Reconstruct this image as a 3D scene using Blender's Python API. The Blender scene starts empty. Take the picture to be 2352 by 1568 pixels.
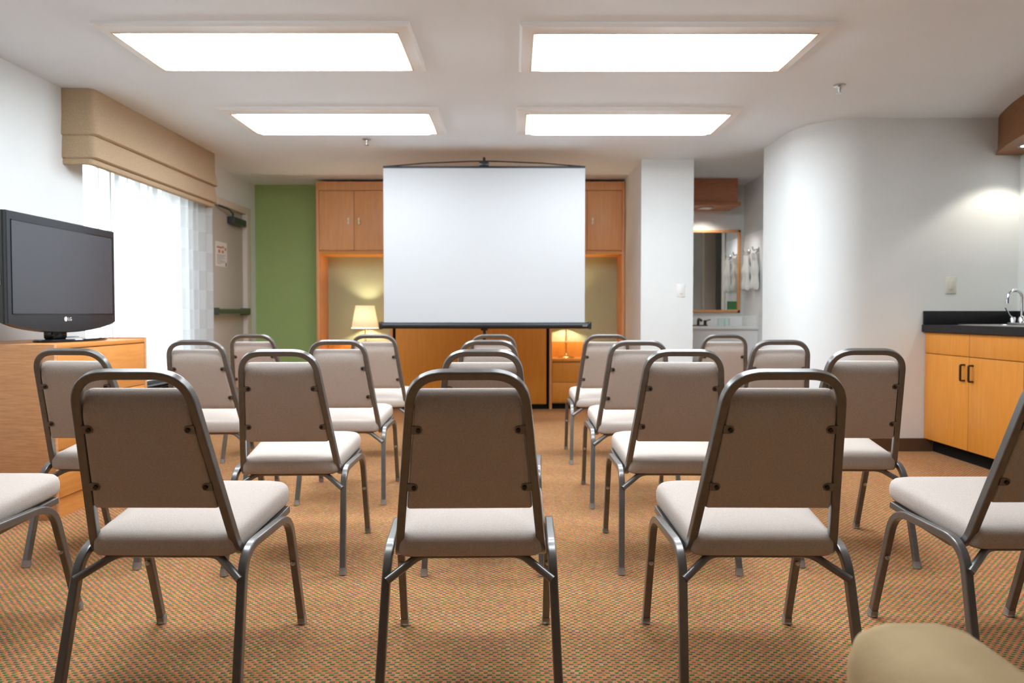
import bpy, bmesh, math, random
from mathutils import Vector, Matrix
random.seed(7)
C = bpy.context.scene.collection
SC = bpy.context.scene
PI = math.pi

# ------------------------------------------------------------------ camera, world, exposure
FPX = 1600.0
cam_d = bpy.data.cameras.new('camera')
cam = bpy.data.objects.new('camera', cam_d); C.objects.link(cam)
cam.location = (0, 0, 1.0)
cam.rotation_euler = (math.radians(90 - 1.6), 0, 0)
cam_d.sensor_width = 36; cam_d.lens = FPX / 2352 * 36
cam_d.shift_x = -4 / 2352; cam_d.shift_y = -17.3 / 2352
cam_d.clip_start = 0.02; cam_d.clip_end = 100
cam_d.dof.use_dof = True; cam_d.dof.focus_distance = 2.25; cam_d.dof.aperture_fstop = 3.2
SC.camera = cam

W = bpy.data.worlds.new('daylight'); SC.world = W
W.use_nodes = True
bg = W.node_tree.nodes['Background']
bg.inputs[0].default_value = (0.88, 0.94, 1.0, 1); bg.inputs[1].default_value = 3.8

vs = SC.view_settings
vs.view_transform = 'Standard'; vs.look = 'None'; vs.gamma = 1; vs.use_curve_mapping = False
vs.exposure = 0.42
SC.cycles.use_denoising = True
SC.cycles.max_bounces = 10; SC.cycles.diffuse_bounces = 6; SC.cycles.glossy_bounces = 4
SC.cycles.transparent_max_bounces = 12
SC.cycles.sample_clamp_indirect = 6
SC.cycles.caustics_reflective = False; SC.cycles.caustics_refractive = False

PANEL_EMIT = 13.0      # ceiling lamp diffusers
LAMP_GLOW = 240.0      # bulbs of the table lamps
SPOT_W = 11.0          # downlight over the counter

# daylight comes in through the window: sky portal in the opening
pl = bpy.data.lights.new('window_portal', 'AREA'); pl.shape = 'RECTANGLE'; pl.size = 1.9; pl.size_y = 1.33
po = bpy.data.objects.new('window_portal', pl); C.objects.link(po)
po.location = (-3.02, 5.285, 1.2); po.rotation_euler = (0, -PI/2, 0)
pl.cycles.is_portal = True

# ------------------------------------------------------------------ materials
M = {}
def mat(name, col, rough=0.6, metal=0.0, spec=0.5, **kw):
    m = bpy.data.materials.new(name); m.use_nodes = True
    p = m.node_tree.nodes['Principled BSDF']
    p.inputs['Base Color'].default_value = (*col, 1)
    p.inputs['Roughness'].default_value = rough
    p.inputs['Metallic'].default_value = metal
    p.inputs['Specular IOR Level'].default_value = spec
    for k, v in kw.items():
        p.inputs[k.replace('_', ' ')].default_value = v
    M[name] = m
    return m
def nodes(m):
    t = m.node_tree
    return t, t.nodes, t.links, t.nodes['Principled BSDF']
def noisy(name, c1, c2, scale=(1, 1, 1), nscale=5, detail=4, rough=0.6, bump=0.0, bscale=None, metal=0.0, spec=0.5, dist=0.0, ramp=(0.3, 0.7)):
    m = mat(name, c1, rough, metal, spec)
    t, N, L, p = nodes(m)
    tc = N.new('ShaderNodeTexCoord'); mp = N.new('ShaderNodeMapping'); mp.inputs['Scale'].default_value = scale
    L.new(tc.outputs['Object'], mp.inputs[0])
    nz = N.new('ShaderNodeTexNoise'); nz.inputs['Scale'].default_value = nscale; nz.inputs['Detail'].default_value = detail
    nz.inputs['Distortion'].default_value = dist
    L.new(mp.outputs[0], nz.inputs['Vector'])
    cr = N.new('ShaderNodeValToRGB')
    cr.color_ramp.elements[0].color = (*c1, 1); cr.color_ramp.elements[1].color = (*c2, 1)
    cr.color_ramp.elements[0].position = ramp[0]; cr.color_ramp.elements[1].position = ramp[1]
    L.new(nz.outputs[0], cr.inputs[0]); L.new(cr.outputs[0], p.inputs['Base Color'])
    if bump:
        b = N.new('ShaderNodeBump'); b.inputs['Strength'].default_value = bump; b.inputs['Distance'].default_value = 0.002
        n2 = N.new('ShaderNodeTexNoise'); n2.inputs['Scale'].default_value = bscale or 300; n2.inputs['Detail'].default_value = 2
        L.new(tc.outputs['Object'], n2.inputs['Vector']); L.new(n2.outputs[0], b.inputs['Height']); L.new(b.outputs[0], p.inputs['Normal'])
    return m

noisy('white_paint', (0.72, 0.745, 0.735), (0.75, 0.77, 0.76), nscale=3, rough=0.75, bump=0.15, bscale=120, spec=0.25)
noisy('room_rear_darkened', (0.16, 0.15, 0.14), (0.19, 0.18, 0.165), nscale=3, rough=0.8, spec=0.2)  # unseen rear wall, made dark to keep fill light off the chair backs
noisy('ceiling_paint', (0.785, 0.845, 0.90), (0.81, 0.87, 0.92), nscale=2, rough=0.85, bump=0.1, bscale=150, spec=0.15)
noisy('green_paint', (0.33, 0.44, 0.17), (0.345, 0.455, 0.18), nscale=3, rough=0.8, spec=0.2)
noisy('niche_paper', (0.38, 0.395, 0.255), (0.41, 0.425, 0.275), scale=(1, 1, 12), nscale=30, rough=0.85, spec=0.2)
noisy('maple', (0.64, 0.305, 0.125), (0.72, 0.35, 0.15), scale=(9, 9, 0.7), nscale=5, detail=6, rough=0.42, dist=0.4, spec=0.35)
noisy('maple_orange', (0.62, 0.235, 0.03), (0.69, 0.28, 0.045), scale=(9, 9, 0.7), nscale=5, detail=6, rough=0.42, dist=0.4, spec=0.35)
noisy('maple_flat', (0.61, 0.24, 0.055), (0.70, 0.30, 0.08), scale=(1.0, 1.2, 9), nscale=6, detail=6, rough=0.4, dist=0.5, spec=0.35)
noisy('maple_curly', (0.52, 0.25, 0.105), (0.66, 0.34, 0.155), scale=(3.5, 2, 42), nscale=3.2, detail=5, rough=0.42, dist=0.6, spec=0.35)
noisy('red_wood', (0.42, 0.17, 0.09), (0.50, 0.21, 0.11), scale=(2, 2, 10), nscale=5, rough=0.45, spec=0.35)
noisy('soffit_wood', (0.18, 0.07, 0.02), (0.23, 0.092, 0.028), scale=(2, 2, 10), nscale=5, rough=0.45, spec=0.35)  # wood darkened, corner vignetting put into its colour
mat('gap_black', (0.010, 0.009, 0.008), 0.8, 0.0, 0.1)
noisy('counter_black', (0.013, 0.013, 0.014), (0.018, 0.018, 0.020), nscale=60, rough=0.38, spec=0.22)
noisy('baseboard_brown', (0.085, 0.045, 0.022), (0.11, 0.06, 0.03), nscale=6, rough=0.5)
noisy('frame_metal', (0.150, 0.140, 0.130), (0.17, 0.16, 0.148), nscale=40, rough=0.34, metal=0.5, spec=0.5)
for k, v in (('Coat Weight', .55), ('Coat Roughness', .18)): M['frame_metal'].node_tree.nodes['Principled BSDF'].inputs[k].default_value = v
mat('screw_black', (0.02, 0.018, 0.016), 0.4, 0.3)
mat('bolt_zinc', (0.55, 0.54, 0.52), 0.3, 1.0)
mat('glide_plastic', (0.62, 0.61, 0.58), 0.2, 0.0, 0.5, Transmission_Weight=0.6)
mat('chrome', (0.82, 0.83, 0.85), 0.08, 1.0)
mat('steel', (0.60, 0.60, 0.59), 0.28, 1.0)
mat('bronze', (0.07, 0.045, 0.032), 0.4, 0.7)
mat('brass', (0.80, 0.55, 0.22), 0.25, 1.0)
mat('cream_metal', (0.90, 0.83, 0.64), 0.25, 0.15)
mat('black_plastic', (0.016, 0.017, 0.019), 0.22, 0.0, 0.5)
mat('black_gloss', (0.010, 0.011, 0.013), 0.08, 0.0, 0.5)
mat('bezel', (0.022, 0.025, 0.029), 0.2, 0.0, 0.6)
mat('tv_glass', (0.045, 0.049, 0.058), 0.24, 0.0, 1.0)
mat('black_metal', (0.022, 0.023, 0.026), 0.4, 0.4)
mat('screen_white', (0.475, 0.48, 0.485), 0.8, 0.0, 0.2)
mat('fixture_white', (0.82, 0.82, 0.81), 0.5, 0.0, 0.3)
mat('gilt_line', (0.62, 0.50, 0.34), 0.5)
mat('door_taupe', (0.50, 0.46, 0.395), 0.5, 0.0, 0.3)
mat('door_cream', (0.66, 0.59, 0.51), 0.5, 0.0, 0.3)
mat('closer_metal', (0.07, 0.08, 0.075), 0.45, 0.5)
mat('bar_green', (0.07, 0.10, 0.055), 0.4, 0.3)
mat('plastic_ivory', (0.66, 0.65, 0.58), 0.4)
mat('plastic_white', (0.78, 0.78, 0.76), 0.4)
mat('porcelain', (0.83, 0.84, 0.84), 0.25, 0.0, 0.5)
mat('mirror', (0.86, 0.88, 0.88), 0.02, 1.0)
mat('paper', (0.76, 0.74, 0.71), 0.8)
mat('ink_orange', (0.55, 0.24, 0.13), 0.8)
mat('ink_dark', (0.16, 0.13, 0.11), 0.8)
mat('ink_violet', (0.36, 0.25, 0.30), 0.8)
mat('card_green', (0.045, 0.17, 0.055), 0.6)
mat('seafoam', (0.60, 0.72, 0.67), 0.3)
mat('panel_acrylic', (0.86, 0.86, 0.86), 0.3, 0.0, 0.5)
mat('logo_silver', (0.75, 0.74, 0.74), 0.35, 0.2)
noisy('terry', (0.76, 0.76, 0.74), (0.84, 0.84, 0.82), nscale=80, rough=0.95, bump=0.6, bscale=250, spec=0.1)
noisy('suede', (0.35, 0.245, 0.125), (0.46, 0.335, 0.185), nscale=7, detail=5, rough=0.9, bump=0.35, bscale=90, spec=0.15, ramp=(0.32, 0.68))
noisy('exterior_paving', (0.45, 0.45, 0.43), (0.55, 0.55, 0.52), nscale=4, rough=0.9)

def fabric(name, c1, c2, sc=420.0):
    m = mat(name, c1, 0.92, 0, 0.15)
    m.node_tree.nodes['Principled BSDF'].inputs['Sheen Weight'].default_value = 0.0
    t, N, L, p = nodes(m)
    tc = N.new('ShaderNodeTexCoord')
    n1 = N.new('ShaderNodeTexNoise'); n1.inputs['Scale'].default_value = sc; n1.inputs['Detail'].default_value = 2
    mp = N.new('ShaderNodeMapping'); mp.inputs['Scale'].default_value = (1, 1, 0.55)
    L.new(tc.outputs['Object'], mp.inputs[0]); L.new(mp.outputs[0], n1.inputs['Vector'])
    cr = N.new('ShaderNodeValToRGB')
    cr.color_ramp.elements[0].color = (*c1, 1); cr.color_ramp.elements[1].color = (*c2, 1)
    cr.color_ramp.elements[0].position = 0.35; cr.color_ramp.elements[1].position = 0.65
    L.new(n1.outputs[0], cr.inputs[0]); L.new(cr.outputs[0], p.inputs['Base Color'])
    b = N.new('ShaderNodeBump'); b.inputs['Strength'].default_value = 0.35; b.inputs['Distance'].default_value = 0.001
    L.new(n1.outputs[0], b.inputs['Height']); L.new(b.outputs[0], p.inputs['Normal'])
    return m
fabric('chair_fabric', (0.455, 0.39, 0.345), (0.545, 0.475, 0.42))
fabric('valance_fabric', (0.40, 0.285, 0.175), (0.48, 0.35, 0.225), 260)

def emis(name, col, strength):
    m = bpy.data.materials.new(name); m.use_nodes = True
    N = m.node_tree.nodes; N.clear()
    o = N.new('ShaderNodeOutputMaterial'); e = N.new('ShaderNodeEmission')
    e.inputs[0].default_value = (*col, 1); e.inputs[1].default_value = strength
    m.node_tree.links.new(e.outputs[0], o.inputs[0]); M[name] = m
emis('diffuser_glow', (0.91, 1.0, 1.08), PANEL_EMIT)
emis('bulb_glow', (1.0, 0.86, 0.60), LAMP_GLOW)

def carpet():
    m = mat('carpet', (0.4, 0.2, 0.1), 0.95, 0, 0.08)
    t, N, L, p = nodes(m)
    tc = N.new('ShaderNodeTexCoord'); sp = N.new('ShaderNodeSeparateXYZ'); L.new(tc.outputs['Object'], sp.inputs[0])
    def mth(op, a, b=None):
        n = N.new('ShaderNodeMath'); n.operation = op
        for i, v in enumerate((a, b)):
            if v is None: continue
            if isinstance(v, (int, float)): n.inputs[i].default_value = v
            else: L.new(v, n.inputs[i])
        return n.outputs[0]
    wob = N.new('ShaderNodeTexNoise'); wob.inputs['Scale'].default_value = 55; wob.inputs['Detail'].default_value = 1
    L.new(tc.outputs['Object'], wob.inputs['Vector'])
    wv = mth('MULTIPLY', mth('SUBTRACT', wob.outputs[0], 0.5), 0.9)
    u = mth('ADD', mth('DIVIDE', sp.outputs[0], 0.0122), wv)
    v = mth('ADD', mth('DIVIDE', sp.outputs[1], 0.0118), mth('MULTIPLY', wv, 0.4))
    fu, fv = mth('FLOOR', u), mth('FLOOR', v)
    par = mth('MODULO', mth('ABSOLUTE', mth('ADD', fu, fv)), 2.0)
    cv = N.new('ShaderNodeCombineXYZ'); L.new(fu, cv.inputs[0]); L.new(fv, cv.inputs[1])
    wn = N.new('ShaderNodeTexWhiteNoise'); wn.noise_dimensions = '2D'; L.new(cv.outputs[0], wn.inputs['Vector'])
    def ramp(cols):
        r = N.new('ShaderNodeValToRGB'); e = r.color_ramp.elements
        e[0].position = 0; e[0].color = (*cols[0], 1); e[1].position = 1; e[1].color = (*cols[-1], 1)
        for i, c in enumerate(cols[1:-1]):
            x = e.new((i + 1) / (len(cols) - 1)); x.color = (*c, 1)
        L.new(wn.outputs['Value'], r.inputs[0]); return r.outputs[0]
    orange = ramp([(0.50, 0.135, 0.04), (0.60, 0.17, 0.06), (0.64, 0.23, 0.06), (0.56, 0.145, 0.07), (0.60, 0.27, 0.12)])
    green = ramp([(0.045, 0.12, 0.03), (0.09, 0.18, 0.06), (0.075, 0.10, 0.07), (0.11, 0.115, 0.09), (0.05, 0.15, 0.04), (0.24, 0.15, 0.07)])
    mx = N.new('ShaderNodeMix'); mx.data_type = 'RGBA'; L.new(par, mx.inputs[0]); L.new(orange, mx.inputs[6]); L.new(green, mx.inputs[7])
    # light tan along the yarn rows: tuft highlights put into the colour
    hv = mth('ABSOLUTE', mth('SINE', mth('MULTIPLY', v, PI)))
    hu = mth('ABSOLUTE', mth('SINE', mth('MULTIPLY', u, PI)))
    h = mth('MULTIPLY', mth('POWER', hv, 0.6), mth('POWER', hu, 0.6))
    edge = mth('POWER', mth('SUBTRACT', 1.0, hv), 1.6)
    m2 = N.new('ShaderNodeMix'); m2.data_type = 'RGBA'; L.new(mth('MULTIPLY', edge, 0.62), m2.inputs[0])
    L.new(mx.outputs[2], m2.inputs[6]); m2.inputs[7].default_value = (0.60, 0.36, 0.205, 1)
    L.new(m2.outputs[2], p.inputs['Base Color'])
    fz = N.new('ShaderNodeTexNoise'); fz.inputs['Scale'].default_value = 500; L.new(tc.outputs['Object'], fz.inputs['Vector'])
    b = N.new('ShaderNodeBump'); b.inputs['Strength'].default_value = 0.5; b.inputs['Distance'].default_value = 0.004
    L.new(mth('ADD', h, mth('MULTIPLY', fz.outputs[0], 0.35)), b.inputs['Height']); L.new(b.outputs[0], p.inputs['Normal'])
carpet()

def sheer():
    m = bpy.data.materials.new('sheer'); m.use_nodes = True; M['sheer'] = m
    N = m.node_tree.nodes; L = m.node_tree.links; N.clear()
    o = N.new('ShaderNodeOutputMaterial')
    tr = N.new('ShaderNodeBsdfTransparent'); tl = N.new('ShaderNodeBsdfTranslucent'); df = N.new('ShaderNodeBsdfDiffuse')
    tl.inputs[0].default_value = (0.70, 0.72, 0.74, 1); df.inputs[0].default_value = (0.74, 0.76, 0.77, 1)
    a = N.new('ShaderNodeMixShader'); a.inputs[0].default_value = 0.5; L.new(tl.outputs[0], a.inputs[1]); L.new(df.outputs[0], a.inputs[2])
    uv = N.new('ShaderNodeTexCoord'); ck = N.new('ShaderNodeTexChecker')
    mp = N.new('ShaderNodeMapping'); mp.inputs['Scale'].default_value = (1 / 0.17, 1 / 0.17, 1)
    L.new(uv.outputs['UV'], mp.inputs[0]); L.new(mp.outputs[0], ck.inputs['Vector'])
    ck.inputs['Scale'].default_value = 1.0
    ck.inputs['Color1'].default_value = (0.14, 0.14, 0.14, 1); ck.inputs['Color2'].default_value = (0.24, 0.24, 0.24, 1)
    b = N.new('ShaderNodeMixShader'); L.new(ck.outputs['Color'], b.inputs[0]); L.new(a.outputs[0], b.inputs[1]); L.new(tr.outputs[0], b.inputs[2])
    L.new(b.outputs[0], o.inputs[0])
sheer()
def shade_mat():
    m = bpy.data.materials.new('lamp_shade_cloth'); m.use_nodes = True; M['lamp_shade_cloth'] = m
    N = m.node_tree.nodes; L = m.node_tree.links; N.clear()
    o = N.new('ShaderNodeOutputMaterial'); tl = N.new('ShaderNodeBsdfTranslucent'); df = N.new('ShaderNodeBsdfDiffuse')
    tl.inputs[0].default_value = (0.97, 0.94, 0.86, 1); df.inputs[0].default_value = (0.85, 0.80, 0.68, 1)
    a = N.new('ShaderNodeMixShader'); a.inputs[0].default_value = 0.4; L.new(tl.outputs[0], a.inputs[1]); L.new(df.outputs[0], a.inputs[2])
    L.new(a.outputs[0], o.inputs[0])
shade_mat()
def glass_mat():
    m = bpy.data.materials.new('window_glass'); m.use_nodes = True; M['window_glass'] = m
    N = m.node_tree.nodes; L = m.node_tree.links; N.clear()
    o = N.new('ShaderNodeOutputMaterial'); tr = N.new('ShaderNodeBsdfTransparent'); gl = N.new('ShaderNodeBsdfGlossy')
    gl.inputs['Roughness'].default_value = 0.02; tr.inputs[0].default_value = (0.95, 0.97, 0.96, 1)
    a = N.new('ShaderNodeMixShader'); a.inputs[0].default_value = 0.05; L.new(tr.outputs[0], a.inputs[1]); L.new(gl.outputs[0], a.inputs[2])
    L.new(a.outputs[0], o.inputs[0])
glass_mat()

# ------------------------------------------------------------------ mesh helpers
class MB:
    def __init__(s): s.bm = bmesh.new()
    def box(s, x0, x1, y0, y1, z0, z1, bev=0.0, seg=2):
        vs_ = [s.bm.verts.new(p) for p in ((x0,y0,z0),(x1,y0,z0),(x1,y1,z0),(x0,y1,z0),(x0,y0,z1),(x1,y0,z1),(x1,y1,z1),(x0,y1,z1))]
        fs = [s.bm.faces.new([vs_[i] for i in q]) for q in ((0,3,2,1),(4,5,6,7),(0,1,5,4),(1,2,6,5),(2,3,7,6),(3,0,4,7))]
        if bev:
            es = list({e for f in fs for e in f.edges})
            bmesh.ops.bevel(s.bm, geom=es, offset=bev, segments=seg, profile=0.5, affect='EDGES')
        return s
    def hexa(s, pts, bev=0.0, seg=2):       # 8 points, bottom ring then top ring
        vs_ = [s.bm.verts.new(p) for p in pts]
        fs = [s.bm.faces.new([vs_[i] for i in q]) for q in ((0,3,2,1),(4,5,6,7),(0,1,5,4),(1,2,6,5),(2,3,7,6),(3,0,4,7))]
        if bev:
            es = list({e for f in fs for e in f.edges})
            bmesh.ops.bevel(s.bm, geom=es, offset=bev, segments=seg, profile=0.5, affect='EDGES')
        return s
    def sweep(s, path, prof, ref=(1, 0, 0), closed=False):
        pts = [Vector(p) for p in path]; n = len(pts)
        tans = []
        for i in range(n):
            a = pts[i - 1] if i else pts[0]; b = pts[i + 1] if i < n - 1 else pts[-1]
            tans.append((b - a).normalized())
        u = Vector(ref); u = (u - tans[0] * u.dot(tans[0])).normalized()
        rings = []
        for i in range(n):
            if i: u = tans[i - 1].rotation_difference(tans[i]) @ u
            u = (u - tans[i] * u.dot(tans[i])).normalized(); w = tans[i].cross(u)
            rings.append([s.bm.verts.new(pts[i] + u * a + w * b) for a, b in prof])
        k = len(prof)
        for i in range(n - 1):
            for j in range(k):
                s.bm.faces.new((rings[i][j], rings[i][(j + 1) % k], rings[i + 1][(j + 1) % k], rings[i + 1][j]))
        s.bm.faces.new(rings[0][::-1]); s.bm.faces.new(rings[-1])
        return s
    def tube(s, path, r, n=12, ref=(1, 0, 0.01)):
        return s.sweep(path, [(r * math.cos(2 * PI * i / n), r * math.sin(2 * PI * i / n)) for i in range(n)], ref)
    def lathe(s, prof, c=(0, 0, 0), n=24, axis='z', cap=True):
        rings = []
        for r, h in prof:
            rg = []
            for i in range(n):
                a = 2 * PI * i / n; p = (r * math.cos(a), r * math.sin(a), h)
                if axis == 'y': p = (p[0], p[2], -p[1])
                if axis == 'x': p = (p[2], p[0], p[1])
                rg.append(s.bm.verts.new((c[0] + p[0], c[1] + p[1], c[2] + p[2])))
            rings.append(rg)
        for i in range(len(rings) - 1):
            for j in range(n):
                s.bm.faces.new((rings[i][j], rings[i][(j + 1) % n], rings[i + 1][(j + 1) % n], rings[i + 1][j]))
        if cap:
            s.bm.faces.new(rings[0][::-1]); s.bm.faces.new(rings[-1])
        return s
    def prism(s, poly, z0, z1):              # polygon in xy, extruded in z
        a = [s.bm.verts.new((x, y, z0)) for x, y in poly]; b = [s.bm.verts.new((x, y, z1)) for x, y in poly]
        n = len(poly)
        s.bm.faces.new(a[::-1]); s.bm.faces.new(b)
        for i in range(n): s.bm.faces.new((a[i], a[(i + 1) % n], b[(i + 1) % n], b[i]))
        return s
    def layers(s, rings, cap=True):          # list of equal-length point rings
        rs = [[s.bm.verts.new(p) for p in r] for r in rings]; n = len(rs[0])
        for i in range(len(rs) - 1):
            for j in range(n): s.bm.faces.new((rs[i][j], rs[i][(j + 1) % n], rs[i + 1][(j + 1) % n], rs[i + 1][j]))
        if cap: s.bm.faces.new(rs[0][::-1]); s.bm.faces.new(rs[-1])
        return s
    def quad(s, *p):
        s.bm.faces.new([s.bm.verts.new(q) for q in p]); return s
    def build(s, name, m, parent=None, smooth=True, ang=38):
        me = bpy.data.meshes.new(name)
        bmesh.ops.recalc_face_normals(s.bm, faces=s.bm.faces[:])
        s.bm.to_mesh(me); s.bm.free()
        me.materials.append(M[m] if isinstance(m, str) else m)
        if smooth:
            for p in me.polygons: p.use_smooth = True
            me.set_sharp_from_angle(angle=math.radians(ang))
        o = bpy.data.objects.new(name, me); C.objects.link(o)
        if parent is not None: adopt(o, parent)
        return o
def wmat(o):
    mt = Matrix.LocRotScale(o.location, o.rotation_euler, o.scale)
    return (wmat(o.parent) @ o.matrix_parent_inverse @ mt) if o.parent else mt
def adopt(o, parent):
    o.parent = parent; o.matrix_parent_inverse = wmat(parent).inverted()
def tag(o, label, cat, group=None):
    o['label'] = label; o['category'] = cat
    if group: o['group'] = group
    return o
def thing(name, label, cat, loc=(0, 0, 0), group=None):
    o = bpy.data.objects.new(name, None); C.objects.link(o); o.location = loc; o.empty_display_size = 0.1
    return tag(o, label, cat, group)
def struct(o): o['kind'] = 'structure'; return o
def fillet(pts, r, n=6):
    P = [Vector(p) for p in pts]; out = [P[0]]
    for i in range(1, len(P) - 1):
        rr = r[i - 1] if isinstance(r, (list, tuple)) else r
        a = (P[i - 1] - P[i]); b = (P[i + 1] - P[i])
        q = min(rr, a.length * 0.49, b.length * 0.49)
        p0 = P[i] + a.normalized() * q; p2 = P[i] + b.normalized() * q
        for k in range(n + 1):
            t = k / n; out.append(p0 * (1 - t) ** 2 + P[i] * 2 * t * (1 - t) + p2 * t * t)
    out.append(P[-1]); return out
def sq(w, h=None, c=0.004):
    h = h or w; a, b = w / 2, h / 2
    return [(a, -b + c), (a, b - c), (a - c * .3, b - c * .3), (a - c, b), (-a + c, b), (-a + c * .3, b - c * .3), (-a, b - c), (-a, -b + c), (-a + c * .3, -b + c * .3), (-a + c, -b), (a - c, -b), (a - c * .3, -b + c * .3)]
def copy_tree(o, parent=None):
    c = o.copy(); C.objects.link(c)
    if parent is not None: c.parent = parent
    for ch in list(o.children): copy_tree(ch, c)
    return c

# ------------------------------------------------------------------ room shell
XL, XR, YB, YF, ZC = -2.84, 3.67, 7.68, -2.0, 2.42
XA = 2.53         # vanity alcove side wall
YK = 5.08         # counter corner back wall
fl = struct(MB().box(XL - .12, XR + .12, YF - .12, YB + .12, -0.1, 0).build('floor', 'carpet', smooth=False))
cl = struct(MB().box(XL - .12, XR + .12, YF - .12, YB + .12, ZC, ZC + .1).build('ceiling', 'ceiling_paint', smooth=False))
WY0, WY1, WZ0, WZ1 = 4.62, 5.95, 0.22, 2.12      # window opening
EY0, EY1, EZ = 6.50, 7.40, 2.06                  # exit door opening
b = MB()
b.box(XL - .12, XL, YF, WY0, 0, ZC); b.box(XL - .12, XL, WY0, WY1, 0, WZ0); b.box(XL - .12, XL, WY0, WY1, WZ1, ZC)
b.box(XL - .12, XL, WY1, EY0, 0, ZC); b.box(XL - .12, XL, EY0, EY1, EZ, ZC); b.box(XL - .12, XL, EY1, YB, 0, ZC)
struct(b.build('wall_left', 'white_paint', smooth=False))
wb = struct(MB().box(XL - .12, -2.05, YB, YB + .12, 0, ZC).build('wall_back', 'green_paint', smooth=False))
struct(MB().box(-2.05, 1.17, YB, YB + .12, 0, ZC).build('wall_back', 'niche_paper', smooth=False))
struct(MB().box(1.17, XR + .12, YB, YB + .12, 0, ZC).build('wall_back', 'white_paint', smooth=False))
struct(MB().box(1.17, 1.65, 6.42, YB, 0, ZC).build('wall_column', 'white_paint', smooth=False))
DY0, DY1, DZ = 6.10, 6.90, 2.10                  # doorway beside the vanity
b = MB(); b.box(XA, XA + .12, DY1, YB, 0, ZC); b.box(XA, XA + .12, DY0, DY1, DZ, ZC); b.box(XA, XA + .12, 5.9, DY0, 0, ZC)
struct(b.build('wall_alcove', 'white_paint', smooth=False))
struct(MB().box(XR, XR + .12, YF, YB, 0, ZC).build('wall_right', 'white_paint', smooth=False))
struct(MB().box(XL - .12, XR + .12, YF - .12, YF, 0, ZC).build('wall_front', 'room_rear_darkened', smooth=False))
r = 0.43; cx, cy = 2.57, YK + r                  # rounded end of the counter corner wall
poly = [(XR, YK)] + [(cx - r * math.sin(a), cy - r * math.cos(a)) for a in [PI / 2 * i / 24 for i in range(25)]]
poly += [(cx - r, 6.0), (XA + .02, 6.0), (XA + .02, 5.9), (cx - r + .1, 5.9)]
poly += [(cx - (r - .1) * math.sin(a), cy - (r - .1) * math.cos(a)) for a in [PI / 2 * (24 - i) / 24 for i in range(25)]] + [(XR, YK + .1)]
struct(MB().prism(poly, 0, ZC).build('wall_corner', 'white_paint', ang=20))
def bbpoly(off):
    q = [(3.06, YK - off)] + [(cx - (r + off) * math.sin(a), cy - (r + off) * math.cos(a)) for a in [PI / 2 * i / 20 for i in range(21)]] + [(cx - r - off, 6.0)]
    return q
struct(MB().prism(bbpoly(0.012) + bbpoly(0.0)[::-1], 0, 0.095).build('baseboard_corner', 'baseboard_brown'))
b = MB(); b.box(XL, XL + .012, YF, EY0 - .07, 0, .095); struct(b.build('baseboard_left', 'baseboard_brown', smooth=False))
struct(MB().box(1.158, 1.662, 6.408, 6.42, 0, .095).build('baseboard_column', 'baseboard_brown', smooth=False))

# window ------------------------------------------------------------
w = struct(bpy.data.objects.new('window_1', None)); C.objects.link(w); w.location = (XL - .1, (WY0 + WY1) / 2, WZ0)
b = MB(); x0, x1 = XL - .12, XL - .06
b.box(x0, x1, WY0, WY0 + .05, WZ0, WZ1); b.box(x0, x1, WY1 - .05, WY1, WZ0, WZ1); b.box(x0, x1, WY0, WY1, WZ0, WZ0 + .06); b.box(x0, x1, WY0, WY1, WZ1 - .06, WZ1)
b.box(x0 + .02, x1 - .025, 4.93, 4.94, WZ0, WZ1); b.box(x0 + .015, x1 - .02, 5.06, 5.085, WZ0, WZ1); b.box(x0 + .01, x1 - .02, 5.45, 5.48, WZ0, WZ1)
b.build('window_frame', 'plastic_white', w, smooth=False)
MB().box(XL - .093, XL - .087, WY0 + .05, WY1 - .05, WZ0 + .06, WZ1 - .06).build('window_pane', 'window_glass', w, smooth=False)
MB().box(XL - .05, XL + .02, WY0 + .002, WY1 - .002, WZ0 - .03, WZ0 + .004, .004).build('window_sill', 'plastic_white', w)
g = MB().box(-16, XL - .3, -3, 16, -0.3, -0.1).build('ground', 'exterior_paving', smooth=False); struct(g)

# exit door -----------------------------------------------------------
d = struct(bpy.data.objects.new('door_1', None)); C.objects.link(d); d.location = (XL, 6.95, 0)
MB().box(XL - .07, XL - .03, EY0 + .005, EY1 - .005, 0.008, EZ - .008, .002).build('door_leaf', 'door_taupe', d)
b = MB()
b.box(XL - .10, XL + .016, EY1 - .004, EY1 + .11, 0, EZ + .065, .004); b.box(XL - .10, XL + .016, EY0 - .06, EY0 + .004, 0, EZ + .065, .004)
b.box(XL - .10, XL + .018, EY0 - .06, EY1 + .11, EZ - .004, EZ + .066, .004)
b.build('door_frame', 'door_cream', d)
cz = 1.945
c = MB().box(XL - .03, XL + .045, 7.0, 7.32, cz - .035, cz + .035, .006).build('door_closer', 'closer_metal', d)
MB().tube(fillet([(XL + .02, 7.02, cz + .035), (XL + .02, 7.03, cz + .065), (XL + .05, 6.86, cz + .085), (XL + .01, 6.72, cz + .10)], .02), .009).build('closer_arm', 'closer_metal', c)
c = MB().tube([(XL + .045, 6.58, 1.03), (XL + .045, 7.34, 1.03)], .026, 14, (1, 0, 0)).build('push_bar', 'bar_green', d)
b = MB(); b.box(XL - .03, XL + .06, 7.30, 7.37, .995, 1.065, .008); b.box(XL - .03, XL + .06, 6.555, 6.60, .995, 1.065, .008); b.build('bar_end', 'closer_metal', c)

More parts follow.
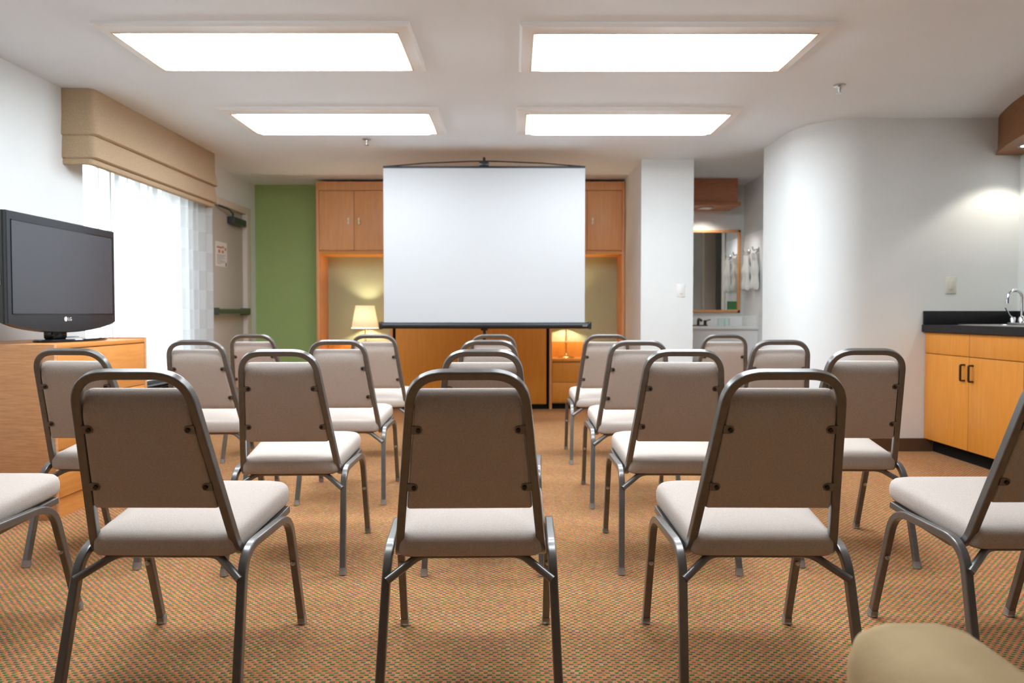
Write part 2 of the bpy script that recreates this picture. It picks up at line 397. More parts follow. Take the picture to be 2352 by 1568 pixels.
n = thing('paper_notice', 'white paper notice with orange print taped to the exit door', 'notice', (XL - .03, 6.86, 1.58))
MB().box(XL - .0305, XL - .0285, 6.72, 6.99, 1.47, 1.71).build('sheet', 'paper', n, smooth=False)
b = MB(); X0 = XL - .0287
for (y0, y1, z0, z1) in ((6.75, 6.86, 1.645, 1.665), (6.865, 6.915, 1.65, 1.672), (6.93, 6.97, 1.632, 1.66), (6.78, 6.83, 1.60, 1.632), (6.86, 6.91, 1.602, 1.63)): b.box(X0, X0 + .0008, y0, y1, z0, z1)
b.build('picture_print', 'ink_orange', n, smooth=False)
b = MB()
for i in range(7): b.box(X0, X0 + .0008, 6.75, 6.75 + (0.20, .16, .19, .12, .2, .17, .09)[i], 1.58 - .014 * i, 1.584 - .014 * i)
b.box(X0, X0 + .0008, 6.95, 6.975, 1.475, 1.515)
b.build('text_print', 'ink_dark', n, smooth=False)

# doorway by the vanity -----------------------------------------------
d = struct(bpy.data.objects.new('door_2', None)); C.objects.link(d); d.location = (XA, 6.5, 0)
b = MB()
for y0, y1 in ((DY1 - .018, DY1 + .10), (DY0 - .10, DY0 + .018)): b.box(XA - .016, XA + .136, y0, y1, 0, DZ + .08, .004)
b.box(XA - .016, XA + .136, DY0 - .1, DY1 + .1, DZ - .018, DZ + .085, .004)
b.box(XA + .045, XA + .085, DY1 - .03, DY1 - .016, 0, DZ - .018)
b.build('door_frame', 'door_cream', d)
MB().box(XA + .005, XA + .04, DY1 - .021, DY1 - .017, .93, 1.0, .0008).build('strike_plate', 'closer_metal', d)

# ------------------------------------------------------------------ ceiling lamps
def ceiling_lamp(x0, x1, y0, y1, label):
    t = thing('ceiling_light', label, 'ceiling light', ((x0 + x1) / 2, (y0 + y1) / 2, ZC), 'recessed ceiling light boxes')
    mw = 0.092
    def ring(i, z): return [(x0 + i, y0 + i, z), (x1 - i, y0 + i, z), (x1 - i, y1 - i, z), (x0 + i, y1 - i, z)]
    MB().layers([ring(0, ZC + .002), ring(0, ZC - .012), ring(.012, ZC - .022), ring(.055, ZC - .030), ring(.066, ZC - .032), ring(.066, ZC - .03), ring(mw, ZC - .018), ring(mw, ZC + .002)], cap=False).build('molding', 'fixture_white', t, ang=15)
    MB().layers([ring(.063, ZC - .030), ring(.063, ZC - .0345), ring(.070, ZC - .0345), ring(.070, ZC - .030)], cap=False).build('trim_line', 'gilt_line', t, smooth=False)
    i0, i1 = mw - .002, mw + .075
    MB().layers([ring(i0, ZC - .004), ring(i0, ZC - .024), ring(i0 + .03, ZC - .052), ring(i1, ZC - .066)]).build('diffuser', 'diffuser_glow', t, smooth=False)
ceiling_lamp(-2.04, -.51, 2.02, 2.68, 'ceiling light box above the nearest chairs on the left, just out of the frame')
ceiling_lamp(.03, 1.575, 2.02, 2.68, 'ceiling light box above the nearest chairs on the right, just out of the frame')
ceiling_lamp(-2.05, -.505, 3.41, 4.07, 'glowing ceiling light box at the top left of the photo, near the valance')
ceiling_lamp(.03, 1.575, 3.42, 4.08, 'glowing ceiling light box at the top right of the photo')
ceiling_lamp(-2.03, -.52, 4.80, 5.46, 'glowing ceiling light box farther back on the left, towards the projection screen')
ceiling_lamp(.02, 1.58, 4.81, 5.47, 'glowing ceiling light box farther back on the right, nearest the white column')

def sprinkler(x, y, label):
    t = thing('sprinkler_head', label, 'sprinkler', (x, y, ZC), 'ceiling fire sprinklers')
    MB().lathe([(.036, 0), (.036, -.005), (.022, -.012)], (x, y, ZC), 20).build('escutcheon', 'steel', t)
    MB().lathe([(.009, -.008), (.009, -.03), (.006, -.034), (.006, -.046), (.020, -.047), (.020, -.051)], (x, y, ZC), 14).build('nozzle', 'steel', t)
sprinkler(2.02, 4.36, 'small ceiling sprinkler in front of the rounded wall')
sprinkler(-1.19, 5.68, 'small ceiling sprinkler in front of the screen, near the left lights')

# ------------------------------------------------------------------ valance and sheer
def vpoly(off, yo=0.0):
    xf = -2.64 + off; y0, y1 = 4.41 - off * .4, 6.21 + off * .3
    q = [(XL, y0)]
    k = 0.035
    for i in range(5): a = PI / 2 * i / 4; q.append((xf - k + k * math.sin(a), y0 + k - k * math.cos(a)))
    q += [(xf, y1 - .01), (xf - .01, y1), (XL, y1)]
    return q
def vring(off, z): return [(x, y, z) for x, y in vpoly(off)]
def tier(rows):                     # hollow cloth-covered box: outer face up, inner face down
    z0, z1 = rows[0][1], rows[-1][1]; o0 = rows[0][0]; o1 = rows[-1][0]
    rg = [vring(o, z) for o, z in rows] + [vring(o1 - .016, z1), vring(o0 - .016, z0), vring(*rows[0])]
    b = MB(); vv = [[b.bm.verts.new(p) for p in r_] for r_ in rg]      # open towards the wall
    for i in range(len(vv) - 1):
        for j in range(len(vv[0]) - 1): b.bm.faces.new((vv[i][j], vv[i][j + 1], vv[i + 1][j + 1], vv[i + 1][j]))
    return b
t = thing('window_valance', 'tan fabric valance with horizontal folds over the window', 'valance', (XL, 5.3, 1.95))
tier([(.004, 2.128), (.018, 2.136), (.018, 2.16), (0, 2.25), (-.004, ZC - .001)]).build('upper_tier', 'valance_fabric', t, ang=30)
tier([(-.004, 1.983), (.010, 1.990), (.010, 2.01), (.002, 2.08), (-.010, 2.139)]).build('middle_tier', 'valance_fabric', t, ang=30)
tier([(-.030, 1.945), (-.014, 1.949), (-.010, 1.965), (-.020, 1.994)]).build('bottom_tier', 'valance_fabric', t, ang=30)

def curtain():
    me = bpy.data.meshes.new('sheer_curtain'); bm = bmesh.new(); uvl = bm.loops.layers.uv.new('UVMap')
    nu, nv = 260, 24; y0, y1, z0, z1 = 4.80, 6.40, 0.03, 2.02
    vsn = []
    for i in range(nu + 1):
        u = i / nu; col = []
        y = y0 + (y1 - y0) * u
        ph = u * 2 * PI * 13 + 1.3 * math.sin(u * 17) + .8 * math.sin(u * 41)
        for j in range(nv + 1):
            v = j / nv
            amp = .020 + .010 * math.sin(u * 23) + .006 * (1 - v)
            col.append(bm.verts.new((-2.745 + amp * math.sin(ph + .25 * math.sin(v * 3 + u * 9)), y + .012 * math.sin(ph * .5 + v), z0 + (z1 - z0) * v)))
        vsn.append(col)
    for i in range(nu):
        for j in range(nv):
            f = bm.faces.new((vsn[i][j], vsn[i + 1][j], vsn[i + 1][j + 1], vsn[i][j + 1]))
            for lp, (a, c_) in zip(f.loops, ((i, j), (i + 1, j), (i + 1, j + 1), (i, j + 1))):
                lp[uvl].uv = (a / nu * 2.3, c_ / nv * 2.0)
            f.smooth = True
    bm.to_mesh(me); bm.free(); me.materials.append(M['sheer'])
    o = bpy.data.objects.new('sheer_curtain', me); C.objects.link(o)
    tag(o, 'white sheer curtain woven with pale squares, hanging below the tan valance', 'curtain')
curtain()

# ------------------------------------------------------------------ heater under the window
t = thing('wall_heater', 'black louvered heating unit beside the dresser under the sheer curtain', 'heater', (-2.58, 4.74, 0))
MB().box(-2.68, -2.52, 4.30, 5.17, 0, .515, .008).build('body', 'gap_black', t)
b = MB()
for i in range(27):
    z = .05 + i * .0175; b.hexa([(-2.522, 4.31, z), (-2.502, 4.31, z - .006), (-2.502, 5.16, z - .006), (-2.522, 5.16, z), (-2.522, 4.31, z + .007), (-2.502, 4.31, z + .001), (-2.502, 5.16, z + .001), (-2.522, 5.16, z + .007)])
b.build('louvers', 'black_metal', t, smooth=False)

# ------------------------------------------------------------------ dresser, television
t = thing('dresser', 'wooden three-drawer dresser under the television at the left wall', 'dresser', (-2.53, 3.78, 0))
dx0, dx1, dy0, dy1, dz = XL + .015, -2.22, 3.36, 4.21, .855
b = MB(); b.box(dx0, dx1 - .022, dy0 + .02, dy1 - .02, .09, dz - .02)
b.build('carcass', 'maple_flat', t, smooth=False)
MB().box(dx0, dx1, dy0, dy0 + .022, .0, dz, .002).build('side_panel', 'maple_curly', t)
MB().box(dx0, dx1, dy1 - .022, dy1, .0, dz + .008, .002).build('side_panel', 'maple_curly', t)
MB().box(dx0, dx1 - .001, dy0 + .022, dy1 - .022, dz - .022, dz - .001, .001).build('top', 'maple_flat', t)
MB().box(dx0, dx1 - .012, dy0 + .022, dy1 - .022, 0.0, .095).build('plinth', 'maple_flat', t, smooth=False)
for z0, z1 in ((.582, .828), (.334, .578), (.10, .330)):
    dr = MB().box(dx1 - .022, dx1 - .002, dy0 + .026, dy1 - .026, z0, z1, .002).build('drawer', 'maple_flat', t)
    MB().lathe([(.006, 0), (.006, .012), (.014, .016), (.015, .022), (.009, .026)], (dx1 - .003, (dy0 + dy1) / 2, (z0 + z1) / 2), 16, 'x').build('knob', 'bronze', dr)

t = thing('television', 'black flat television on a pedestal on the wooden dresser', 'television', (-2.42, 3.76, dz))
ty0, ty1, tzt = 3.29, 4.185, 1.495; tx = -2.40
ztop, zlo = tzt, .955
def tvring(x, ins):
    q = [(x, ty0 + ins, zlo + ins * .5), ]
    n_ = 20
    pts = []
    for i in range(n_ + 1):
        u = i / n_; y = ty0 + ins + (ty1 - ty0 - 2 * ins) * u
        sag = .052 * (1 - (2 * u - 1) ** 2) ** 0.8
        pts.append((x, y, zlo - sag + ins))
    pts += [(x, ty1 - ins, ztop - ins), (x, ty0 + ins, ztop - ins)]
    return pts
MB().layers([tvring(tx - .085, .10), tvring(tx - .055, .012), tvring(tx - .012, 0), tvring(tx - .002, .002)]).build('cabinet', 'black_plastic', t, ang=25)
fb = MB().layers([tvring(tx - .003, .001), tvring(tx + .006, .001), tvring(tx + .010, .006)]).build('bezel', 'bezel', t, ang=25)
MB().box(tx + .0095, tx + .0115, ty0 + .035, ty1 - .032, 1.005, ztop - .045).build('screen', 'tv_glass', t, smooth=False)
b = MB(); e = .004; X0 = tx + .0095
b.box(X0, X0 + .003, ty0 + .031, ty1 - .028, 1.001, 1.005); b.box(X0, X0 + .003, ty0 + .031, ty1 - .028, ztop - .045, ztop - .041)
b.box(X0, X0 + .003, ty0 + .031, ty0 + .035, 1.001, ztop - .041); b.box(X0, X0 + .003, ty1 - .032, ty1 - .028, 1.001, ztop - .041)
b.build('screen_border', 'black_gloss', t, smooth=False)
MB().lathe([(.013, 0), (.013, .0012)], (tx + .0095, 3.718, .976), 20, 'x').build('logo', 'logo_silver', t)
cu = bpy.data.curves.new('lettering', 'FONT'); cu.body = 'LG'; cu.size = .026; cu.extrude = .0006
tmp = bpy.data.objects.new('lettering', cu); C.objects.link(tmp)
bpy.context.view_layer.update()
me = bpy.data.meshes.new_from_object(tmp.evaluated_get(bpy.context.evaluated_depsgraph_get()))
bpy.data.objects.remove(tmp); me.materials.clear(); me.materials.append(M['logo_silver'])
for v in me.vertices:
    x, y, z = v.co; v.co = (tx + .0105 + z, 3.736 + x, .967 + y)
lo = bpy.data.objects.new('lettering', me); C.objects.link(lo); adopt(lo, t)
MB().box(tx - .04, tx - .022, ty0 - .0012, ty0 + .001, 1.14, 1.205).build('side_sticker', 'paper', t, smooth=False)
MB().box(tx - .075, tx - .015, 3.655, 3.775, dz + .012, .93, .015, 3).build('pedestal', 'black_gloss', t)
ell = lambda k, z: [(-2.43 + .125 * k * math.cos(a), 3.83 + .26 * k * math.sin(a), z) for a in [2 * PI * i / 40 for i in range(40)]]
MB().layers([ell(.97, dz), ell(1, dz + .004), ell(1, dz + .010), ell(.97, dz + .015)]).build('base', 'black_gloss', t, ang=30)
MB().tube(fillet([(tx - .07, 3.84, .93), (tx - .08, 3.83, .89), (tx - .12, 3.86, dz + .004), (-2.62, 3.9, dz + .004)], .03), .004, 8).build('power_cord', 'black_plastic', t)
rc = MB().box(-2.60, -2.555, 3.92, 4.10, dz - .001, dz + .018, .006).build('remote_control', 'black_plastic')
tag(rc, 'slim black remote control lying behind the television base on the dresser', 'remote control')

# ------------------------------------------------------------------ wall unit
FY = 7.33
def handle(x, y, z, parent, m='cream_metal'):
    MB().lathe([(.006, -.036), (.011, -.030), (.012, -.018), (.006, -.004), (.006, .004), (.012, .018), (.011, .030), (.006, .036)], (x, y - .018, z), 14).build('handle', m, parent)
def tower(x0, x1, label):
    t = thing('tower_cabinet', label, 'cabinet', ((x0 + x1) / 2, 7.5, 0), 'bedside tower cabinets of the wall unit')
    th = .028
    for a in (x0, x1 - th): MB().box(a, a + th, FY - .005, YB - .001, 0, ZC - .03, .0015).build('side_panel', 'maple', t)
    MB().box(x0 + th, x1 - th, FY, YB - .002, 2.30, ZC - .03).build('top_fascia', 'maple', t, smooth=False)
    MB().box(x0 + th, x1 - th, FY + .022, YB - .002, 1.66, 2.298).build('carcass', 'maple', t, smooth=False)
    MB().box(x0 + th, x1 - th, FY + .002, YB - .002, 1.63, 1.66).build('niche_ceiling', 'maple_orange', t, smooth=False)
    xm = (x0 + x1) / 2
    for a, c_, hx in ((x0 + th + .003, xm - .002, xm - .055), (xm + .002, x1 - th - .003, xm + .055)):
        dd = MB().box(a, c_, FY, FY + .02, 1.675, 2.295, .002).build('door', 'maple', t); handle(hx, FY, 1.975, dd)
    ns = MB().box(x0 + th, x1 - th, FY - .004, YB - .002, .505, .535, .002).build('nightstand_top', 'maple_orange', t)
    MB().box(x0 + th, x1 - th, YB - .022, YB - .002, .535, .70).build('nightstand_back', 'maple_orange', t, smooth=False)
    MB().box(x0 + th, x1 - th, FY + .03, YB - .002, .06, .505).build('nightstand_body', 'maple', t, smooth=False)
    for z0, z1 in ((.29, .492), (.075, .284)): MB().box(x0 + th + .004, x1 - th - .004, FY + .004, FY + .026, z0, z1, .002).build('drawer', 'maple_orange', t)
    MB().box(x0 + th, x1 - th, FY + .05, YB - .05, 0, .06).build('toe_kick', 'gap_black', t, smooth=False)
tower(-2.07, -1.275, 'tall wooden tower cabinet with lamp niche beside the green wall')
tower(.375, 1.165, 'tall wooden tower cabinet with lamp niche beside the white column')
t = thing('wall_bed', 'folded-up wooden wall bed panel behind the projection screen', 'wall bed', (-.45, 7.5, 0))
MB().box(-1.274, .374, FY + .03, YB - .002, .0, ZC - .03).build('carcass', 'gap_black', t, smooth=False)
MB().box(-1.243, .343, FY, FY + .028, .055, 1.66, .002).build('front_panel', 'maple_orange', t)
MB().box(-1.262, .362, FY + .004, FY + .029, 1.675, ZC - .03, .002).build('upper_panel', 'maple', t)

def table_lamp(x, y, z, label):
    t = thing('table_lamp', label, 'lamp', (x, y, z), 'brass bedside lamps')
    MB().lathe([(.085, 0), (.088, .006), (.080, .014), (.045, .022), (.016, .032), (.010, .05)], (x, y, z), 32).build('base', 'brass', t)
    MB().lathe([(.009, .03), (.009, .15), (.014, .16), (.009, .17), (.009, .36)], (x, y, z), 16).build('stem', 'brass', t)
    MB().lathe([(.021, .33), (.021, .38)], (x, y, z), 16).build('socket', 'brass', t)
    MB().lathe([(.012, .38), (.028, .41), (.032, .44), (.024, .47), (.006, .485)], (x, y, z), 16).build('bulb', 'bulb_glow', t)
    MB().lathe([(.142, .318), (.143, .325), (.100, .560), (.098, .560), (.140, .326)], (x, y, z), 40, cap=False).build('lamp_shade', 'lamp_shade_cloth', t)
    b = MB()
    for k in range(3):
        a = k * 2 * PI / 3; b.tube([(x, y, z + .395), (x + .138 * math.cos(a), y + .138 * math.sin(a), z + .34)], .002, 6)
    b.build('shade_spider', 'brass', t)
table_lamp(-1.60, 7.50, .535, 'lit brass lamp with a cream shade in the left niche by the green wall')
table_lamp(.565, 7.50, .535, 'lit brass lamp in the right niche, its shade hidden behind the screen')

# ------------------------------------------------------------------ projection screen
SX, SY = -.255, 6.0
t = thing('projection_screen', 'white tripod projection screen at the front of the room', 'projection screen', (SX, SY + .05, 0))
MB().box(SX - .862, SX + .866, SY - .0015, SY + .0015, .925, 2.2525).build('fabric', 'screen_white', t, smooth=False)
MB().box(SX - .864, SX + .868, SY - .009, SY + .009, 2.2515, 2.268, .003).build('top_slat', 'black_metal', t)
b = MB()
for s in (-1, 1): b.tube([(SX + s * .86, SY, 2.264), (SX + s * .5, SY, 2.294), (SX + s * .12, SY, 2.309), (SX, SY, 2.311)], .0055, 10, (0, 1, 0))
b.build('hanger_bar', 'black_metal', t)
MB().box(SX - .042, SX + .042, SY - .014, SY + .03, 2.264, 2.315, .006).build('hanger_block', 'black_plastic', t)
MB().tube(fillet([(SX, SY + .012, 2.31), (SX, SY + .012, 2.338), (SX, SY + .05, 2.345)], .02), .012, 10).build('hook', 'black_metal', t)
b = MB(); b.tube([(SX - .885, SY, .905), (SX + .905, SY, .905)], .027, 20, (0, 0, 1)); cs = b.build('case', 'black_metal', t)
for s in (-.888, .908): MB().box(SX + s - .014, SX + s + .014, SY - .032, SY + .032, .873, .937, .008).build('end_cap', 'black_plastic', cs)
MB().box(SX + .845, SX + .885, SY - .0305, SY - .024, .897, .910).build('maker_plate', 'steel', cs, smooth=False)
MB().tube([(SX, SY + .06, .16), (SX, SY + .06, 2.33)], .0135, 14).build('pole', 'black_metal', t)
MB().box(SX - .03, SX + .03, SY + .02, SY + .09, .86, .93, .006).build('pole_clamp', 'black_plastic', t)
for k in range(3):
    a = PI / 2 + k * 2 * PI / 3
    px, py = math.cos(a), math.sin(a)
    lg = MB().sweep(fillet([(SX + px * .02, SY + .06 + py * .02, .45), (SX + px * .22, SY + .06 + py * .22, .16), (SX + px * .36, SY + .06 + py * .36, .012)], .08), sq(.02, .012, .002), (-py, px, 0)).build('leg', 'black_metal', t)
    MB().lathe([(.014, .0), (.016, .012), (.013, .03)], (SX + px * .36, SY + .06 + py * .36, 0), 12).build('foot_cap', 'black_plastic', lg)

# ------------------------------------------------------------------ light switches
def switch(x, y, z, w_, h_, label, m='plastic_ivory'):
    t = thing('light_switch', label, 'light switch', (x, y, z), 'wall light switches')
    MB().box(x - w_ / 2, x + w_ / 2, y - .006, y + .001, z - h_ / 2, z + h_ / 2, .003).build('cover_plate', m, t)
    MB().box(x - w_ * .2, x + w_ * .2, y - .011, y - .004, z - h_ * .27, z + h_ * .27, .003).build('rocker', m, t)
switch(3.18, YK, 1.212, .076, .124, 'ivory light switch on the wall above the black counter')
switch(1.537, 6.42, 1.22, .072, .12, 'white light switch on the white column', 'plastic_white')

# ------------------------------------------------------------------ counter corner
KX = 3.0
def base_cabinet(y0, y1, label):
    t = thing('base_cabinet', label, 'cabinet', ((KX + XR) / 2, (y0 + y1) / 2, 0), 'base cabinets under the black counter')
    b = MB(); b.box(KX + .022, XR - .002, y0, y0 + .018, .095, .872); b.box(KX + .022, XR - .002, y1 - .018, y1, .095, .872); b.box(KX + .022, XR - .002, y0, y1, .095, .113); b.box(XR - .02, XR - .002, y0, y1, .095, .872); b.box(KX + .022, KX + .035, y0, y1, .70, .872); b.build('carcass', 'maple_orange', t, smooth=False)
    MB().box(KX + .07, XR - .01, y0, y1, 0, .095).build('toe_kick', 'gap_black', t, smooth=False)
    ym = (y0 + y1) / 2
    for a, c_, hy in ((y0 + .002, ym - .002, ym - .042), (ym + .002, y1 - .002, ym + .042)):
        MB().box(KX, KX + .02, a, c_, .722, .870, .0015).build('drawer_front', 'maple_orange', t)
        dd = MB().box(KX, KX + .02, a, c_, .098, .717, .0015).build('door', 'maple_orange', t)
        MB().sweep(fillet([(KX, hy, .665), (KX - .03, hy, .665), (KX - .03, hy, .56), (KX, hy, .56)], .008, 4), sq(.012, .012, .002), (0, 1, 0)).build('handle', 'bronze', dd)
base_cabinet(4.09, YK - .003, 'orange wooden base cabinet with two bar handles under the black counter')
base_cabinet(3.10, 4.087, 'orange wooden base cabinet nearer the camera, cut off by the right picture edge')
t = thing('countertop', 'black countertop with backsplash on the orange cabinets', 'countertop', (3.33, 4.1, .875))
b = MB(); sx0, sx1, sy0, sy1 = 3.13, 3.50, 4.22, 4.86
for a in ((KX - .025, sx0, 3.08, YK - .001), (sx1, XR - .001, 3.08, YK - .001), (sx0, sx1, 3.08, sy0), (sx0, sx1, sy1, YK - .001)): b.box(a[0], a[1], a[2], a[3], .875, .926)
b.build('slab', 'counter_black', t, smooth=False)
b = MB(); b.box(KX - .018, XR - .021, YK - .021, YK - .001, .926, 1.026, .002); b.box(XR - .021, XR - .001, 3.08, YK - .001, .926, 1.026, .002); b.build('backsplash', 'counter_black', t)
t = thing('sink', 'stainless steel drop-in sink in the black counter', 'sink', (3.31, 4.54, .93))
def rr(x0, x1, y0, y1, rd, z):
    q = []
    for cx_, cy_, a0 in ((x1 - rd, y1 - rd, 0), (x0 + rd, y1 - rd, PI / 2), (x0 + rd, y0 + rd, PI), (x1 - rd, y0 + rd, 1.5 * PI)):
        for i in range(7): a = a0 + PI / 2 * i / 6; q.append((cx_ + rd * math.cos(a), cy_ + rd * math.sin(a), z))
    return q
MB().layers([rr(3.10, 3.565, 4.19, 4.89, .04, .9262), rr(3.102, 3.563, 4.192, 4.888, .04, .932), rr(3.145, 3.41, 4.235, 4.845, .05, .932), rr(3.155, 3.40, 4.245, 4.835, .06, .80), rr(3.24, 3.33, 4.45, 4.6, .03, .79)], cap=False).build('basin', 'steel', t, ang=30)
MB().lathe([(.04, 0), (.04, .004), (.02, .002)], (3.285, 4.525, .79), 20).build('drain', 'chrome', t)
fx, fy, fz = 3.462, 4.745, .932
t = thing('kitchen_faucet', 'chrome gooseneck faucet on the steel sink', 'faucet', (fx, fy, fz))
MB().box(fx - .026, fx + .026, fy - .11, fy + .11, fz, fz + .012, .005, 3).build('deck_plate', 'chrome', t)
pts = [(fx, fy, fz + .01), (fx, fy, fz + .185)] + [(fx - .048 + .048 * math.cos(a), fy, fz + .185 + .048 * math.sin(a)) for a in [PI * i / 12 for i in range(1, 13)]] + [(fx - .098, fy, fz + .165)]
MB().tube(pts, .0115, 14, (0, 1, 0)).build('spout', 'chrome', t)
MB().lathe([(.015, 0), (.015, .03)], (fx - .098, fy, fz + .143), 14).build('aerator', 'chrome', t)
MB().lathe([(.024, 0), (.022, .03), (.014, .045)], (fx, fy, fz + .01), 20).build('collar', 'chrome', t)
for s in (-1, 1):
    h_ = MB().lathe([(.02, 0), (.018, .03), (.012, .04)], (fx, fy + s * .085, fz + .01), 18).build('valve', 'chrome', t)
    MB().sweep(fillet([(fx, fy + s * .085, fz + .045), (fx - .02, fy + s * .09, fz + .06), (fx - .045, fy + s * .1, fz + .115)], .02), sq(.012, .006, .002), (0, 1, 0)).build('lever', 'chrome', h_)

# curved wooden soffit over the counter
t = thing('light_soffit', 'curved wooden soffit with downlights above the counter', 'soffit', (3.5, 3.9, 2.156))
def spoly(off):
    q = []
    for i in range(25):
        u = i / 24; y = YK - .001 + (2.75 - YK) * u
        q.append((3.505 - .30 * math.sin(PI * u) ** 0.85 - off, y))
    return q + [(XR - .001, 2.75), (XR - .001, YK - .001)]
MB().prism(spoly(0), 2.175, ZC - .001).build('fascia', 'soffit_wood', t, ang=20)
MB().prism(spoly(.014), 2.152, 2.175).build('bottom_board', 'soffit_wood', t, ang=20)
for y in (4.78, 3.9, 3.05):
    xx = 3.50 if y > 4.5 else 3.44
    dl = MB().lathe([(.052, 2.1515), (.056, 2.1475), (.042, 2.147), (.038, 2.1515)], (xx, y, 0), 24, cap=False).build('downlight', 'chrome', t)
    MB().lathe([(.040, 2.1512), (.040, 2.1505), (.002, 2.1502)], (xx, y, 0), 24).build('lens', 'diffuser_glow', dl)
    l = bpy.data.lights.new('spot', 'SPOT'); l.energy = SPOT_W; l.color = (1.0, .93, .80); l.spot_size = math.radians(115); l.spot_blend = .35; l.shadow_soft_size = .03
    o = bpy.data.objects.new('spot', l); C.objects.link(o); o.location = (xx, y, 2.13); adopt(o, t)

# ------------------------------------------------------------------ vanity alcove
t = thing('vanity', 'white vanity counter with apron in the alcove behind the column', 'vanity', (2.09, 7.44, 0))
MB().box(1.652, XA - .001, 7.20, YB - .001, .845, .875, .003).build('countertop', 'porcelain', t)
MB().box(1.652, XA - .001, YB - .021, YB - .001, .875, .985, .003).build('backsplash', 'porcelain', t)
MB().box(XA - .021, XA - .001, 7.20, YB - .021, .875, .985, .003).build('side_splash', 'porcelain', t)
MB().box(1.652, XA - .001, 7.225, 7.25, .52, .845).build('apron', 'porcelain', t, smooth=False)
t = thing('vanity_faucet', 'dark two-handle faucet on the white vanity', 'faucet', (2.0, 7.55, .875))
MB().box(1.90, 2.10, 7.53, 7.575, .875, .888, .004).build('deck_plate', 'bronze', t)
MB().tube(fillet([(2.0, 7.555, .885), (2.0, 7.55, .955), (2.0, 7.43, .935)], .04), .014, 12).build('spout', 'bronze', t)
for s in (-1, 1):
    v_ = MB().lathe([(.018, 0), (.016, .035), (.02, .05), (.008, .055)], (2.0 + s * .075, 7.553, .885), 16).build('valve', 'bronze', t)
    MB().tube([(2.0 + s * .075, 7.553, .93), (2.0 + s * .13, 7.54, .945)], .006, 8).build('lever', 'bronze', v_)
for x, y, lb in ((2.235, 7.52, 'pale green tumbler on the vanity, the one nearer the faucet'), (2.30, 7.54, 'pale green tumbler on the vanity, the one nearer the side wall')):
    o = MB().lathe([(.028, 0), (.034, .002), (.037, .085), (.035, .085), (.031, .008), (.004, .007)], (x, y, .875), 20).build('tumbler', 'seafoam'); tag(o, lb, 'tumbler', 'tumblers on the vanity')
t = thing('wall_mirror', 'wood-framed mirror above the white vanity', 'mirror', (2.0, YB, 1.47))
mx0, mx1, mz0, mz1 = 1.655, 2.485, 1.02, 1.925
b = MB(); f = .03
b.box(mx0, mx1, YB - .03, YB - .001, mz0, mz0 + f, .003); b.box(mx0, mx1, YB - .03, YB - .001, mz1 - f, mz1, .003)
b.box(mx0, mx0 + f, YB - .03, YB - .001, mz0, mz1, .003); b.box(mx1 - f, mx1, YB - .03, YB - .001, mz0, mz1, .003)
b.build('frame', 'maple', t)
MB().box(mx0 + f, mx1 - f, YB - .016, YB - .010, mz0 + f, mz1 - f).build('glass', 'mirror', t, smooth=False)
o = MB().box(2.345, 2.452, YB - .0185, YB - .0165, 1.053, 1.145).build('green_card', 'card_green', smooth=False); tag(o, 'green card stuck in the lower corner of the vanity mirror', 'card')
t = thing('vanity_soffit', 'reddish wooden light box above the vanity mirror', 'light box', (2.0, 7.5, 2.14))
MB().box(1.652, 2.34, 7.31, YB - .001, 2.17, ZC - .001, .002).build('box', 'red_wood', t)
MB().box(1.652, 2.365, 7.285, YB - .001, 2.135, 2.17, .003).build('bottom_board', 'red_wood', t)
MB().lathe([(.085, 2.1345), (.09, 2.128), (.07, 2.127), (.066, 2.1345)], (2.05, 7.46, 0), 28, cap=False).build('light_ring', 'steel', t)
MB().lathe([(.068, 2.1345), (.068, 2.1335), (.002, 2.133)], (2.05, 7.46, 0), 28).build('lens', 'plastic_white', t)
l = bpy.data.lights.new('spot', 'SPOT'); l.energy = 11.0; l.color = (1.0, .95, .88); l.spot_size = math.radians(140); l.spot_blend = .6; l.shadow_soft_size = .06  # fill lamp added to brighten the dark alcove; the lens itself stays unlit
o = bpy.data.objects.new('spot', l); C.objects.link(o); o.location = (2.05, 7.46, 2.11); adopt(o, t)
o = MB().box(XA - .006, XA - .0005, 7.02, 7.64, .985, 1.86, .001).build('splash_panel', 'panel_acrylic'); tag(o, 'pale glossy splash panel on the alcove side wall behind the towels', 'wall panel')
for y, lb1, lb2 in ((7.48, 'chrome hook on the alcove side wall, nearer the mirror', 'white hand towel hanging nearer the mirror'), (7.21, 'chrome hook on the alcove side wall, nearer the doorway', 'white hand towel hanging nearer the doorway')):
    xs = XA - .006
    h_ = thing('towel_hook', lb1, 'hook', (xs, y, 1.66), 'towel hooks')
    MB().lathe([(.028, 0), (.026, -.008), (.01, -.012)], (xs, y, 1.67), 18, 'x').build('rosette', 'chrome', h_)
    MB().tube(fillet([(xs - .008, y, 1.675), (xs - .05, y, 1.66), (xs - .06, y, 1.70)], .02), .008, 10, (0, 1, 0)).build('upper_prong', 'chrome', h_)
    MB().tube(fillet([(xs - .008, y, 1.66), (xs - .03, y, 1.61), (xs - .05, y, 1.625)], .02), .008, 10, (0, 1, 0)).build('lower_prong', 'chrome', h_)
    rings = []
    for k in range(15):
        v_ = k / 14; z = 1.265 + (1.63 - 1.265) * v_
        hw = .105 - .085 * max(0, (v_ - .45) / .55) ** 1.4
        dp = .022 + .006 * math.sin(k)
        ring = []
        for i in range(36):
            a = 2 * PI * i / 36
            yy = y + hw * math.cos(a) + .006 * math.sin(v_ * 7 + i); xx = xs - .036 + dp * math.sin(a) * (1 + .35 * math.cos(a * 6))
            ring.append((min(xx, xs - .004), yy, z + .012 * math.sin(a * 3) * (1 - v_)))
        rings.append(ring)
    o = MB().layers(rings).build('hand_towel', 'terry', ang=60); tag(o, lb2, 'towel', 'hand towels on hooks')

